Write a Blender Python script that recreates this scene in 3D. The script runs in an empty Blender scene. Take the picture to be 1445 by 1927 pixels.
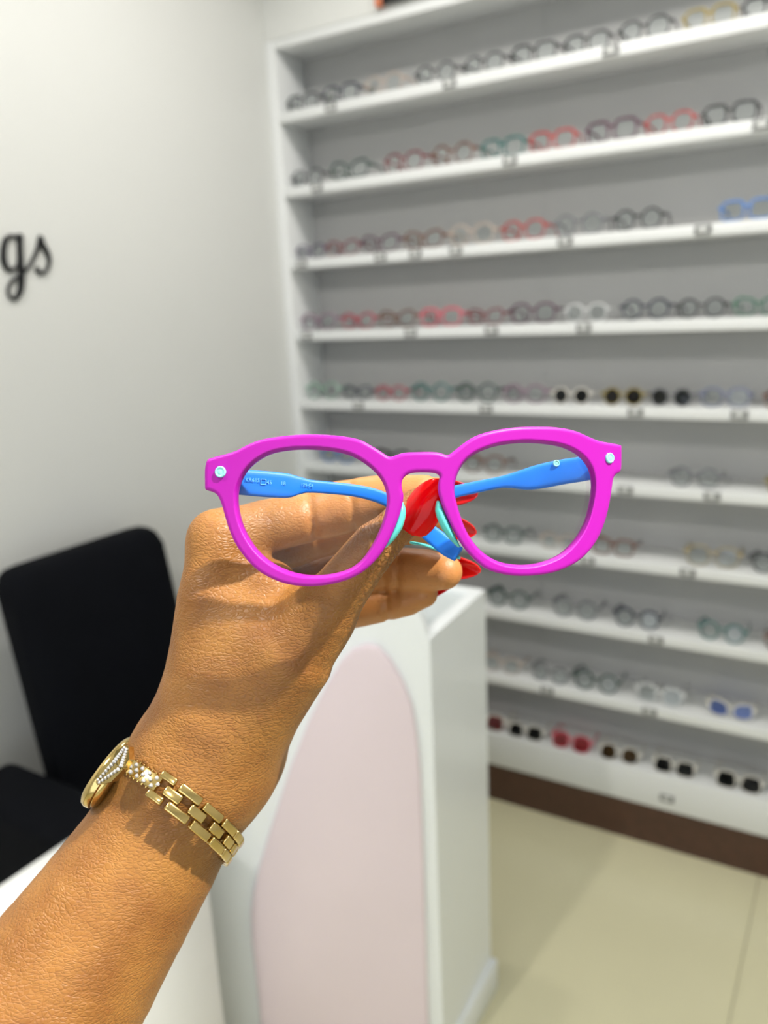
import bpy, bmesh, math, random
import numpy as np
from mathutils import Vector, Matrix

random.seed(7)
SC = bpy.context.scene
COL = SC.collection

# ---------------------------------------------------------------- camera
W, H, F = 1445, 1927, 1512.8
YAW, PIT, ROL = 0.54955, 0.248246, -0.047293
CAM = np.array([0.0, 0.0, 1.625])
_fw = np.array([-math.sin(YAW)*math.cos(PIT), math.cos(YAW)*math.cos(PIT), -math.sin(PIT)])
_r = np.cross(_fw, [0, 0, 1]); _r /= np.linalg.norm(_r)
_u = np.cross(_r, _fw)
RT = math.cos(ROL)*_r + math.sin(ROL)*_u
UP = -math.sin(ROL)*_r + math.cos(ROL)*_u
FW = _fw
cd = bpy.data.cameras.new('camera')
cam = bpy.data.objects.new('camera', cd); COL.objects.link(cam)
cd.sensor_fit = 'HORIZONTAL'; cd.sensor_width = 36.0
cd.lens = 36.0*F/W
cam.matrix_world = Matrix(((RT[0], UP[0], -FW[0], CAM[0]), (RT[1], UP[1], -FW[1], CAM[1]),
                           (RT[2], UP[2], -FW[2], CAM[2]), (0, 0, 0, 1)))
cd.dof.use_dof = True
cd.dof.focus_distance = 0.248
cd.dof.aperture_fstop = cd.lens/2.7      # 2.7 mm pupil
cd.clip_start = 0.01
SC.camera = cam

# ---------------------------------------------------------------- world, lights, exposure
w = bpy.data.worlds.new('world'); SC.world = w; w.use_nodes = True
w.node_tree.nodes['Background'].inputs[0].default_value = (0.80, 0.88, 1.0, 1)
w.node_tree.nodes['Background'].inputs[1].default_value = 0.25
SC.view_settings.view_transform = 'Standard'; SC.view_settings.look = 'None'
SC.view_settings.gamma = 1.0; SC.view_settings.use_curve_mapping = False
SC.view_settings.exposure = 0.18
try:
    SC.cycles.use_denoising = True
    SC.cycles.max_bounces = 7; SC.cycles.diffuse_bounces = 3; SC.cycles.glossy_bounces = 3; SC.cycles.use_adaptive_sampling = True; SC.cycles.adaptive_threshold = 0.07; SC.cycles.adaptive_min_samples = 14; SC.cycles.transparent_max_bounces = 14
    SC.cycles.caustics_reflective = False; SC.cycles.caustics_refractive = False
    SC.cycles.sample_clamp_indirect = 4.0
except Exception:
    pass
CEIL = 2.95
def spot(loc, target, power, size=165, blend=0.35, radius=0.035, col=(1.0, 0.965, 0.92)):
    l = bpy.data.lights.new('downlight_beam', 'SPOT'); l.energy = power; l.spot_size = math.radians(size)
    l.spot_blend = blend; l.shadow_soft_size = radius; l.color = col
    o = bpy.data.objects.new('downlight_beam', l); COL.objects.link(o); o.location = loc
    d = Vector(target)-Vector(loc); o.rotation_euler = d.to_track_quat('-Z', 'Y').to_euler()
    return o
KEY = (0.80, 0.384, CEIL-0.03)
DOWN = [(KEY, 250, 0.024), ((-1.0, 1.35, CEIL-0.03), 26, 0.05), ((-0.2, 1.55, CEIL-0.03), 24, 0.05),
        ((-0.85, -0.35, CEIL-0.03), 62, 0.04), ((0.75, 1.55, CEIL-0.03), 24, 0.05), ((0.6, -0.9, CEIL-0.03), 14, 0.05)]
for loc, pw, rad in DOWN:
    if loc is KEY: spot(loc, (-.17, .19, 1.54), pw, 34, .5, rad)        # a narrow-beam fitting, aimed at the hand so its power stays off the room
    else: spot(loc, (loc[0], loc[1], 0), pw, radius=rad)
al = bpy.data.lights.new('daylight_fill', 'AREA'); al.shape = 'RECTANGLE'; al.size = 2.6; al.size_y = 2.0
al.energy = 26; al.color = (0.86, 0.93, 1.0)  # unseen area light added behind the camera to fill the room
ao = bpy.data.objects.new('daylight_fill', al); COL.objects.link(ao)
ao.location = (0.6, -2.35, 1.35); ao.rotation_euler = (math.radians(90), 0, math.radians(0))

# ---------------------------------------------------------------- helpers
def P(px, py, Z):                       # a point measured in the photograph at a depth from the lens
    return CAM + RT*((px-W/2)/F*Z) + UP*((H/2-py)/F*Z) + FW*Z
def ray(px, py):
    return FW + RT*(px-W/2)/F + UP*(H/2-py)/F
def onY(px, py, y): d = ray(px, py); return CAM + d*((y-CAM[1])/d[1])
def onX(px, py, x): d = ray(px, py); return CAM + d*((x-CAM[0])/d[0])
def onZ(px, py, z): d = ray(px, py); return CAM + d*((z-CAM[2])/d[2])

def srgb(r, g, b):
    f = lambda c: (c/12.92 if c <= .04045 else ((c+.055)/1.055)**2.4)
    return (f(r/255), f(g/255), f(b/255), 1)
MATS = {}
def mat(name, col, rough=.5, metal=0., noise=.04, scale=30., bump=0., bscale=200., coat=0., sheen=0., trans=0., spec=.5, alpha=1.):
    if name in MATS: return MATS[name]
    m = bpy.data.materials.new(name); m.use_nodes = True; nt = m.node_tree; b = nt.nodes['Principled BSDF']
    b.inputs['Roughness'].default_value = rough; b.inputs['Metallic'].default_value = metal
    b.inputs['Coat Weight'].default_value = coat; b.inputs['Sheen Weight'].default_value = sheen
    b.inputs['Transmission Weight'].default_value = trans; b.inputs['Specular IOR Level'].default_value = spec
    b.inputs['Alpha'].default_value = alpha
    tc = nt.nodes.new('ShaderNodeTexCoord')
    nz = nt.nodes.new('ShaderNodeTexNoise'); nz.inputs['Scale'].default_value = scale; nz.inputs['Detail'].default_value = 4
    nt.links.new(tc.outputs['Object'], nz.inputs['Vector'])
    mx = nt.nodes.new('ShaderNodeMix'); mx.data_type = 'RGBA'
    mx.inputs['A'].default_value = tuple(c*(1-noise) for c in col[:3])+(1,)
    mx.inputs['B'].default_value = tuple(min(1, c*(1+noise)) for c in col[:3])+(1,)
    nt.links.new(nz.outputs['Fac'], mx.inputs['Factor']); nt.links.new(mx.outputs['Result'], b.inputs['Base Color'])
    if bump > 0:
        n2 = nt.nodes.new('ShaderNodeTexNoise'); n2.inputs['Scale'].default_value = bscale; n2.inputs['Detail'].default_value = 3
        nt.links.new(tc.outputs['Object'], n2.inputs['Vector'])
        bp = nt.nodes.new('ShaderNodeBump'); bp.inputs['Strength'].default_value = bump; bp.inputs['Distance'].default_value = .002
        nt.links.new(n2.outputs['Fac'], bp.inputs['Height']); nt.links.new(bp.outputs['Normal'], b.inputs['Normal'])
    MATS[name] = m; return m
def lens_mat(name, tint, gloss=1.0):
    if name in MATS: return MATS[name]
    m = bpy.data.materials.new(name); m.use_nodes = True; nt = m.node_tree; nt.nodes.clear()
    out = nt.nodes.new('ShaderNodeOutputMaterial'); t = nt.nodes.new('ShaderNodeBsdfTransparent'); g = nt.nodes.new('ShaderNodeBsdfGlossy')
    fr = nt.nodes.new('ShaderNodeFresnel'); fr.inputs['IOR'].default_value = 1.45
    ml = nt.nodes.new('ShaderNodeMath'); ml.operation = 'MULTIPLY'; ml.inputs[1].default_value = gloss
    mx = nt.nodes.new('ShaderNodeMixShader')
    tc = nt.nodes.new('ShaderNodeTexCoord'); nz = nt.nodes.new('ShaderNodeTexNoise'); nz.inputs['Scale'].default_value = 20
    nt.links.new(tc.outputs['Object'], nz.inputs['Vector'])
    cm = nt.nodes.new('ShaderNodeMix'); cm.data_type = 'RGBA'
    cm.inputs['A'].default_value = tint; cm.inputs['B'].default_value = tuple(min(1, c*1.02) for c in tint[:3])+(1,)
    nt.links.new(nz.outputs['Fac'], cm.inputs['Factor']); nt.links.new(cm.outputs['Result'], t.inputs['Color'])
    g.inputs['Roughness'].default_value = 0.02
    nt.links.new(fr.outputs[0], ml.inputs[0]); nt.links.new(ml.outputs[0], mx.inputs[0])
    nt.links.new(t.outputs[0], mx.inputs[1]); nt.links.new(g.outputs[0], mx.inputs[2]); nt.links.new(mx.outputs[0], out.inputs[0])
    MATS[name] = m; return m

def link(name, me, m=None, parent=None, smooth=True):
    o = bpy.data.objects.new(name, me); COL.objects.link(o)
    if m is not None:
        for mm in (m if isinstance(m, (list, tuple)) else [m]): me.materials.append(mm)
    if parent is not None: o.parent = parent
    if smooth and len(me.polygons): me.polygons.foreach_set('use_smooth', [True]*len(me.polygons))
    return o
def frombm(name, bm, m=None, parent=None, smooth=False, auto=None):
    bmesh.ops.recalc_face_normals(bm, faces=bm.faces)
    me = bpy.data.meshes.new(name); bm.to_mesh(me); bm.free()
    o = link(name, me, m, parent, smooth)
    if auto and smooth:
        try: me.set_sharp_from_angle(angle=math.radians(auto))
        except Exception: pass
    return o
def pydata(name, v, f, m=None, parent=None, smooth=True):
    me = bpy.data.meshes.new(name); me.from_pydata([tuple(map(float, q)) for q in v], [], f); me.validate(); me.update()
    return link(name, me, m, parent, smooth)
def empty(name, loc=(0, 0, 0)):
    o = bpy.data.objects.new(name, None); COL.objects.link(o); o.location = loc; o.empty_display_size = .05; return o
def tag(o, label=None, cat=None, group=None, kind=None):
    if label: o['label'] = label
    if cat: o['category'] = cat
    if group: o['group'] = group
    if kind: o['kind'] = kind
    return o
def addbox(bm, lo, hi, bevel=0., seg=2, M=None):
    r = bmesh.ops.create_cube(bm, size=1.0); vs = r['verts']
    for v in vs:
        v.co = Vector(((lo[i]+hi[i])/2 + v.co[i]*(hi[i]-lo[i])) for i in range(3))
    if bevel > 0:
        es = list({e for v in vs for e in v.link_edges})
        r = bmesh.ops.bevel(bm, geom=es, offset=bevel, segments=seg, affect='EDGES', profile=.5)
        vs = list({v for f in r['faces'] for v in f.verts} | {v for v in vs if v.is_valid})
    if M is not None:
        bmesh.ops.transform(bm, matrix=M, verts=vs)
def box(name, lo, hi, m, parent=None, bevel=0., seg=2):
    bm = bmesh.new(); addbox(bm, lo, hi, bevel, seg); return frombm(name, bm, m, parent, bevel > 0, 40)

def nets(D, org, h):                     # smooth surface of a distance field on a regular grid
    s = D < 0
    nx, ny, nz = D.shape
    c = np.zeros((nx-1, ny-1, nz-1), np.int8)
    for i in (0, 1):
        for j in (0, 1):
            for k in (0, 1): c += s[i:nx-1+i, j:ny-1+j, k:nz-1+k]
    act = (c > 0) & (c < 8)
    I = np.argwhere(act); idx = -np.ones(act.shape, np.int64); idx[act] = np.arange(len(I))
    acc = np.zeros((len(I), 3)); cnt = np.zeros(len(I))
    cor = [(i, j, k) for i in (0, 1) for j in (0, 1) for k in (0, 1)]
    val = {q: D[I[:, 0]+q[0], I[:, 1]+q[1], I[:, 2]+q[2]].astype(float) for q in cor}
    for a in cor:
        for ax in range(3):
            if a[ax]: continue
            b = list(a); b[ax] = 1; b = tuple(b)
            da, db = val[a], val[b]; x = (da < 0) != (db < 0)
            t = np.where(x, da/np.where(x, da-db, 1), 0)
            p = np.tile(np.array(a, float), (len(I), 1)); p[:, ax] = t
            acc[x] += p[x]; cnt[x] += 1
    V = (I + acc/cnt[:, None])*h + org
    faces = []
    for ax in range(3):
        b, c2 = (ax+1) % 3, (ax+2) % 3
        sl0 = [slice(None)]*3; sl1 = [slice(None)]*3; sl0[ax] = slice(0, -1); sl1[ax] = slice(1, None)
        x = s[tuple(sl0)] != s[tuple(sl1)]
        for q in (b, c2):
            z = [slice(None)]*3; z[q] = 0; x[tuple(z)] = False
            z[q] = -1; x[tuple(z)] = False
        E_ = np.argwhere(x)
        if not len(E_): continue
        def cell(db, dc):
            e = E_.copy(); e[:, b] += db; e[:, c2] += dc; return idx[e[:, 0], e[:, 1], e[:, 2]]
        q = np.stack([cell(-1, -1), cell(0, -1), cell(0, 0), cell(-1, 0)], 1)
        inside = s[E_[:, 0], E_[:, 1], E_[:, 2]]
        q[~inside] = q[~inside][:, ::-1]
        faces.append(q)
    return V, np.concatenate(faces)
def npmesh(name, V, Fq, m=None, parent=None):
    me = bpy.data.meshes.new(name)
    me.vertices.add(len(V)); me.vertices.foreach_set('co', np.asarray(V, np.float32).ravel())
    n = len(Fq); me.loops.add(n*4); me.loops.foreach_set('vertex_index', np.asarray(Fq, np.int32).ravel())
    me.polygons.add(n); me.polygons.foreach_set('loop_start', np.arange(0, n*4, 4, dtype=np.int32))
    me.update(calc_edges=True); me.validate()
    return link(name, me, m, parent, True)
def chaikin(pts, it=2, closed=True):
    p = np.array(pts, float)
    for _ in range(it):
        q = np.roll(p, -1, 0) if closed else p[1:]
        a = p if closed else p[:-1]
        n = np.empty((2*len(a), p.shape[1])); n[0::2] = .75*a+.25*q; n[1::2] = .25*a+.75*q
        if not closed: n = np.concatenate([p[:1], n, p[-1:]])
        p = n
    return p
def catmull(pts, n=8):
    p = np.array(pts, float); p = np.concatenate([2*p[:1]-p[1:2], p, 2*p[-1:]-p[-2:-1]])
    out = []
    for i in range(1, len(p)-2):
        for t in np.linspace(0, 1, n, endpoint=False):
            a, b, c, d = p[i-1:i+3]
            out.append(.5*(2*b+(c-a)*t+(2*a-5*b+4*c-d)*t*t+(3*b-a-3*c+d)*t**3))
    out.append(p[-2]); return np.array(out)
def poly_sdf(X, Y, poly):
    d = np.full(X.shape, 1e9); ins = np.zeros(X.shape, bool)
    for (x0, y0), (x1, y1) in zip(poly, np.roll(poly, -1, 0)):
        ex, ey = x1-x0, y1-y0; wx, wy = X-x0, Y-y0
        t = np.clip((wx*ex+wy*ey)/(ex*ex+ey*ey+1e-12), 0, 1)
        d = np.minimum(d, (wx-ex*t)**2+(wy-ey*t)**2)
        if y0 != y1:
            c = ((y0 > Y) != (y1 > Y)) & (X < (x1-x0)*(Y-y0)/(y1-y0)+x0); ins ^= c
    d = np.sqrt(d); return np.where(ins, -d, d)

# ================================================================= THE ROOM
M_wall = mat('painted_wall', srgb(216, 217, 214), .55, noise=.015, scale=3, bump=.05, bscale=150)
M_ceil = mat('ceiling_paint', srgb(235, 235, 232), .8, noise=.01, scale=3)
M_white = mat('white_laminate', srgb(228, 230, 230), .35, noise=.012, scale=6)
M_back = mat('shaded_back_laminate', srgb(174, 174, 173), .5, noise=.015, scale=5)  # white laminate greyed, the shelf-interior shade put into its colour
M_tile = mat('cream_floor_tile', srgb(222, 217, 182), .22, noise=.03, scale=4)
M_grout = mat('floor_grout', srgb(176, 170, 140), .8)
M_plinth = mat('brown_marble_skirting', srgb(78, 52, 40), .3, noise=.35, scale=35)

D = 2.207; XL = -1.669; XW = -1.703; YB = 2.36; XR = 1.1
YN, XRW = -2.4, 2.2
wl = tag(box('wall_left', (XW-.1, YN, 0), (XW, YB+.12, CEIL), M_wall), kind='structure')
wb = tag(box('wall_back', (XW, YB+.02, 0), (XRW, YB+.12, CEIL), M_wall), kind='structure')
tag(box('wall_bulkhead', (XW, D-.002, 2.437), (XRW, YB+.02, CEIL), M_wall), kind='structure')
tag(box('wall_right', (XRW, YN, 0), (XRW+.1, YB+.12, CEIL), M_wall), kind='structure')
# shop front behind the photographer: wall round an opening added for the daylight fill
bm = bmesh.new()
addbox(bm, (XW-.1, YN-.1, 0), (-.75, YN, CEIL)); addbox(bm, (1.95, YN-.1, 0), (XRW+.1, YN, CEIL))
addbox(bm, (-.75, YN-.1, 2.4), (1.95, YN, CEIL)); addbox(bm, (-.75, YN-.1, 0), (1.95, YN, .3))
tag(frombm('wall_front', bm, M_wall), kind='structure')
tag(box('ceiling', (XW-.1, YN-.1, CEIL), (XRW+.1, YB+.12, CEIL+.1), M_ceil), kind='structure')
fl = tag(box('floor', (XW-.1, YN-.1, -.06), (XRW+.1, YB+.12, -.004), M_grout), kind='structure')
TS = 1.20; JX = -0.152
tile_me = None
for i in range(-2, 3):
    for j in range(-3, 2):
        x0 = JX+i*TS; y0 = 1.1+j*TS
        lo = (max(x0+.0015, XW), max(y0+.0015, YN), -.004); hi = (min(x0+TS-.0015, XRW), min(y0+TS-.0015, D+.02), 0)
        if hi[0]-lo[0] < .05 or hi[1]-lo[1] < .05: continue
        t = box('floor_tile', lo, hi, M_tile, fl)
tag(box('baseboard_back', (XW, D+.004, 0), (XRW, YB+.02, .133), M_plinth), kind='structure')
tag(box('baseboard_left', (XW, YN, 0), (XW+.012, D, .1), M_plinth), kind='structure')

# ------------------------------------------------ downlights in the ceiling
M_ring = mat('downlight_ring', srgb(240, 240, 238), .4)
M_glow = bpy.data.materials.new('downlight_glow'); M_glow.use_nodes = True
_b = M_glow.node_tree.nodes['Principled BSDF']; _b.inputs['Emission Color'].default_value = (1, .95, .86, 1); _b.inputs['Emission Strength'].default_value = 12
for i, (loc, pw, rad) in enumerate(DOWN):
    e = empty('ceiling_downlight', (loc[0], loc[1], CEIL)); tag(e, ['round ceiling downlight above the held eyeglasses', 'round ceiling downlight above the black chair', 'round ceiling downlight in front of the shelves, over the floor tiles',
        'round ceiling downlight behind the camera by the lettered wall', 'round ceiling downlight at the right end of the shelves', 'round ceiling downlight near the front wall'][i], 'light', 'ceiling downlights')
    bm = bmesh.new(); n = 32; prof = [(.055, -.001), (.075, -.001), (.078, -.006), (.058, -.012), (.052, -.004)]
    rings = [[bm.verts.new((r_*math.cos(2*math.pi*k/n), r_*math.sin(2*math.pi*k/n), z)) for k in range(n)] for r_, z in prof]
    for a, b in zip(rings, rings[1:]):
        for k in range(n): bm.faces.new((a[k], a[(k+1) % n], b[(k+1) % n], b[k]))
    frombm('trim_ring', bm, M_ring, e, True)
    bm = bmesh.new(); bmesh.ops.create_circle(bm, cap_ends=True, radius=.052, segments=24, matrix=Matrix.Translation((0, 0, -.003)))
    frombm('diffuser', bm, M_glow, e)

# ================================================================= DISPLAY SHELVES
ZB = [2.411, 2.202, 1.982, 1.760, 1.532, 1.305, 1.088, .870, .658, .430]       # underside of each board
TH = 0.030
unit = empty('display_shelf', (XL, D, .133))
def lp(o, root):                        # parent a world-space mesh to an empty
    o.parent = root; o.matrix_parent_inverse = root.matrix_world.inverted() if False else Matrix.Translation(-root.location); return o
lp(box('side_panel', (XW, D, .133), (XL, YB+.02, 2.437), M_white, None, .002), unit)
lp(box('side_panel', (XR, D, .133), (XR+.034, YB+.02, 2.437), M_white, None, .002), unit)
SEAM = onY(1020, 300, YB)[0]
lp(box('back_panel', (XL, YB, .133), (SEAM-.002, YB+.018, 2.437), M_back), unit)
lp(box('back_panel', (SEAM+.002, YB, .133), (XR, YB+.018, 2.437), M_back), unit)
lp(box('joint_strip', (SEAM-.006, YB-.0015, .133), (SEAM+.006, YB, 2.437), M_back), unit)
boards = []
for k, z in enumerate(ZB):
    th = .026 if k == 0 else TH
    boards.append(lp(box('shelf_board', (XL, D, z), (XR, YB, z+th), M_white, None, .0015), unit))
base = lp(box('base_box', (XL, D, .133), (XR, YB, .245), M_white, None, .002), unit)
tag(unit, 'tall white wall shelving with ten rows of eyeglasses', 'shelf')
boards.append(base)
# little brand tags on the board edges
M_tag = mat('clear_tag', srgb(214, 216, 214), .25); M_ink = mat('tag_print', srgb(112, 112, 112), .6)
TAGS = {1: [(622, 190), (846, 150), (1150, 95)], 2: [(597, 350), (960, 300), (1434, 236)],
        3: [(568, 487), (716, 482), (782, 477), (858, 471), (1064, 455), (1323, 430)], 4: [(578, 632), (773, 625), (925, 617), (1099, 612)],
        5: [(675, 765), (915, 770), (1196, 773), (1392, 772)], 6: [(1177, 920), (1340, 935)], 7: [(1106, 1060), (1294, 1080)],
        8: [(1234, 1212)], 9: [(1030, 1303), (1222, 1348)], 10: [(1256, 1482)]}
for k, pts in TAGS.items():
    for px, py in pts:
        x = onY(px, py, D)[0]; z = (ZB[k]+TH/2) if k < 10 else .175
        bm = bmesh.new(); addbox(bm, (x-.021, D-.0035, z-.011), (x+.021, D-.0002, z+.013), .001, 1)
        n0 = len(bm.faces)
        for (a, b, c, d_) in ((-.012, -.004, .010, .008), (-.008, -.008, .008, -.005)):
            addbox(bm, (x+a, D-.0042, z+b), (x+c, D-.0034, z+d_))
        bm.faces.ensure_lookup_table()
        for fc in bm.faces[n0:]: fc.material_index = 1
        t = frombm('brand_tag', bm, [M_tag, M_ink]); t.parent = boards[k]

# picture on the bulkhead, only its lower edge in the frame
q = onY(722, 9, D-.01)
pic = box('wall_picture', (q[0], D-.022, q[2]), (q[0]+.36, D-.003, q[2]+.30), mat('picture_black', srgb(24, 18, 18), .4), None, .002)
tag(pic, 'dark picture with an orange edge on the wall above the shelves', 'picture')
ed = box('picture_edge', (q[0]-.022, D-.024, q[2]-.004), (q[0], D-.003, q[2]+.30), mat('picture_orange', srgb(206, 120, 84), .5), pic, .002)

# ------------------------------------------------ eyeglasses on the shelves
COLS = {'black': (26, 28, 32), 'navy black': (34, 40, 60), 'dark green': (36, 66, 58), 'teal': (38, 104, 100), 'burgundy': (120, 36, 46),
        'plum': (84, 42, 66), 'red': (176, 48, 48), 'crimson': (172, 40, 66), 'brown': (112, 70, 50), 'olive gold': (150, 132, 62), 'clear beige': (190, 172, 158),
        'purple': (66, 44, 84), 'blue': (84, 130, 196), 'pink': (214, 92, 110), 'mauve': (140, 112, 130), 'clear': (214, 216, 216), 'green': (52, 112, 86),
        'grey': (112, 114, 118), 'blue grey': (112, 118, 146), 'gold wire': (168, 150, 100), 'clear green': (150, 182, 164), 'white': (226, 222, 212)}
def rim_shape(kind, a):
    c, s_ = math.cos(a), math.sin(a)
    if kind == 'round': return .0245*c, .0245*s_
    if kind == 'square':
        p_ = 3.4; k = (abs(c)**p_+abs(s_)**p_)**(-1/p_); return .0265*c*k, .0230*s_*k
    if kind == 'cat':
        p_ = 2.5; k = (abs(c)**p_+abs(s_)**p_)**(-1/p_); return .0265*c*k, .0220*s_*k+.004*max(0, c)*max(0, s_)*1.5+.002*c
    p_ = 2.5; k = (abs(c)**p_+abs(s_)**p_)**(-1/p_); return .0258*c*k, .0240*s_*k
GM = {}
def glasses_meshes(kind, thick):
    if (kind, thick) in GM: return GM[(kind, thick)]
    n, mseg = 40, 6; r_ = .0021*thick
    bm = bmesh.new(); cx = .0335
    lens = {}
    for sgn in (-1, 1):
        pts = [rim_shape(kind, 2*math.pi*i/n) for i in range(n)]
        rings = []
        for i in range(n):
            x, z = pts[i]; x2, z2 = pts[(i+1) % n]; x0, z0 = pts[i-1]
            tx, tz = x2-x0, z2-z0; L = math.hypot(tx, tz); nx_, nz_ = tz/L, -tx/L
            rr = r_*(1.45 if (z > .006) else 1.0)
            ring = []
            for j in range(mseg):
                b = 2*math.pi*j/mseg
                ring.append(bm.verts.new((sgn*(cx+x+nx_*rr*math.cos(b)), .004*(x/.025)**2*0+.0022*math.sin(b)+.004*abs((cx+x)/.06)**2, z+nz_*rr*math.cos(b))))
            rings.append(ring)
        for i in range(n):
            A, B = rings[i], rings[(i+1) % n]
            for j in range(mseg): bm.faces.new((A[j], A[(j+1) % mseg], B[(j+1) % mseg], B[j]))
        lb = bmesh.new(); fr, bk = [], []
        for i in range(n):
            x, z = pts[i]; y = .004*abs((cx+x)/.06)**2
            fr.append(lb.verts.new((sgn*(cx+x), y-.0006, z))); bk.append(lb.verts.new((sgn*(cx+x), y+.0006, z)))
        lb.faces.new(fr); lb.faces.new(bk[::-1])
        for i in range(n): lb.faces.new((fr[i], fr[(i+1) % n], bk[(i+1) % n], bk[i]))
        bmesh.ops.recalc_face_normals(lb, faces=lb.faces)
        me = bpy.data.meshes.new('lens'); lb.to_mesh(me); lb.free(); lens[sgn] = me
        addbox(bm, (min(sgn*.056, sgn*.068), .002, .005), (max(sgn*.056, sgn*.068), .008, .012), .0012, 1)
    # bridge
    prev = None
    for i in range(9):
        t = i/8; x = -.0125+.025*t; z = .006+.0035*math.sin(math.pi*t)
        ring = [bm.verts.new((x, .0025*math.sin(2*math.pi*j/mseg), z+r_*1.3*math.cos(2*math.pi*j/mseg))) for j in range(mseg)]
        if prev:
            for j in range(mseg): bm.faces.new((prev[j], prev[(j+1) % mseg], ring[(j+1) % mseg], ring[j]))
        prev = ring
    bmesh.ops.recalc_face_normals(bm, faces=bm.faces)
    me = bpy.data.meshes.new('frame_front'); bm.to_mesh(me); bm.free(); me.polygons.foreach_set('use_smooth', [True]*len(me.polygons))
    tm = {}
    for sgn in (-1, 1):
        bm = bmesh.new(); prev = None
        path = [(.0665, .006, .0085, .0042), (.066, .03, .0085, .0036), (.064, .06, .0075, .0026), (.061, .078, .005, .0026), (.059, .09, -.004, .003), (.058, .099, -.014, .0034)]
        for (x, y, z, h) in path:
            ring = [bm.verts.new((sgn*(x+.0016*c_), y, z+h*s_*min(1.2, .55+.45*thick))) for c_, s_ in ((-1, -1), (1, -1), (1, 1), (-1, 1))]
            if prev:
                for j in range(4): bm.faces.new((prev[j], prev[(j+1) % 4], ring[(j+1) % 4], ring[j]))
            else: bm.faces.new(ring)
            prev = ring
        bm.faces.new(prev[::-1]); bmesh.ops.recalc_face_normals(bm, faces=bm.faces)
        m_ = bpy.data.meshes.new('temple'); bm.to_mesh(m_); bm.free(); tm[sgn] = m_
    GM[(kind, thick)] = (me, lens, tm); return GM[(kind, thick)]
M_lclear = lens_mat('clear_demo_lens', (.93, .95, .95, 1), .8)
TINTS = {'dark blue': (.010, .03, .06, 1), 'dark brown': (.05, .02, .006, 1), 'dark green ': (.03, .065, .045, 1), 'pink red': (.80, .30, .33, 1), 'red lens': (.55, .06, .09, 1),
         'amber brown': (.36, .25, .10, 1), 'black lens': (.010, .014, .018, 1), 'brown black': (.02, .010, .006, 1), 'sky blue': (.50, .60, .90, 1)}
def glasses(X, Y, Z, rot, kind, colour, thick, tint, width, label, group, tilt=0.):
    fm, lm, tm = glasses_meshes(kind, thick)
    mt = mat('frame_'+colour.replace(' ', '_'), srgb(*COLS[colour]), .22, noise=.1, scale=60)
    ml = M_lclear if tint is None else lens_mat('tint_'+tint.strip().replace(' ', '_'), TINTS[tint], 1.0)
    sc = width/.137; low = .0225*sc
    e = empty('eyeglasses' if tint is None else 'sunglasses', (X, Y, Z)); e.rotation_euler = (0, 0, rot); e.scale = (sc, sc, sc)
    tag(e, label, 'eyeglasses' if tint is None else 'sunglasses', group)
    def part(nm, me, m_):
        o = bpy.data.objects.new(nm, me); COL.objects.link(o); o.parent = e; zc = .0275
        if nm == 'temple': o.location = (0, (zc+.0085)*math.sin(tilt), zc-.036*(1-math.cos(tilt)))      # the front leans back, the temples stay level
        else: o.location = (0, zc*math.sin(tilt), zc*math.cos(tilt)); o.rotation_euler = (-tilt, 0, 0)
        if len(me.materials) == 0: me.materials.append(None)
        o.material_slots[0].link = 'OBJECT'; o.material_slots[0].material = m_
        return o
    part('frame_front', fm, mt)
    for s_ in (-1, 1): part('lens', lm[s_], ml); part('temple', tm[s_], mt)
    return e
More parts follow.
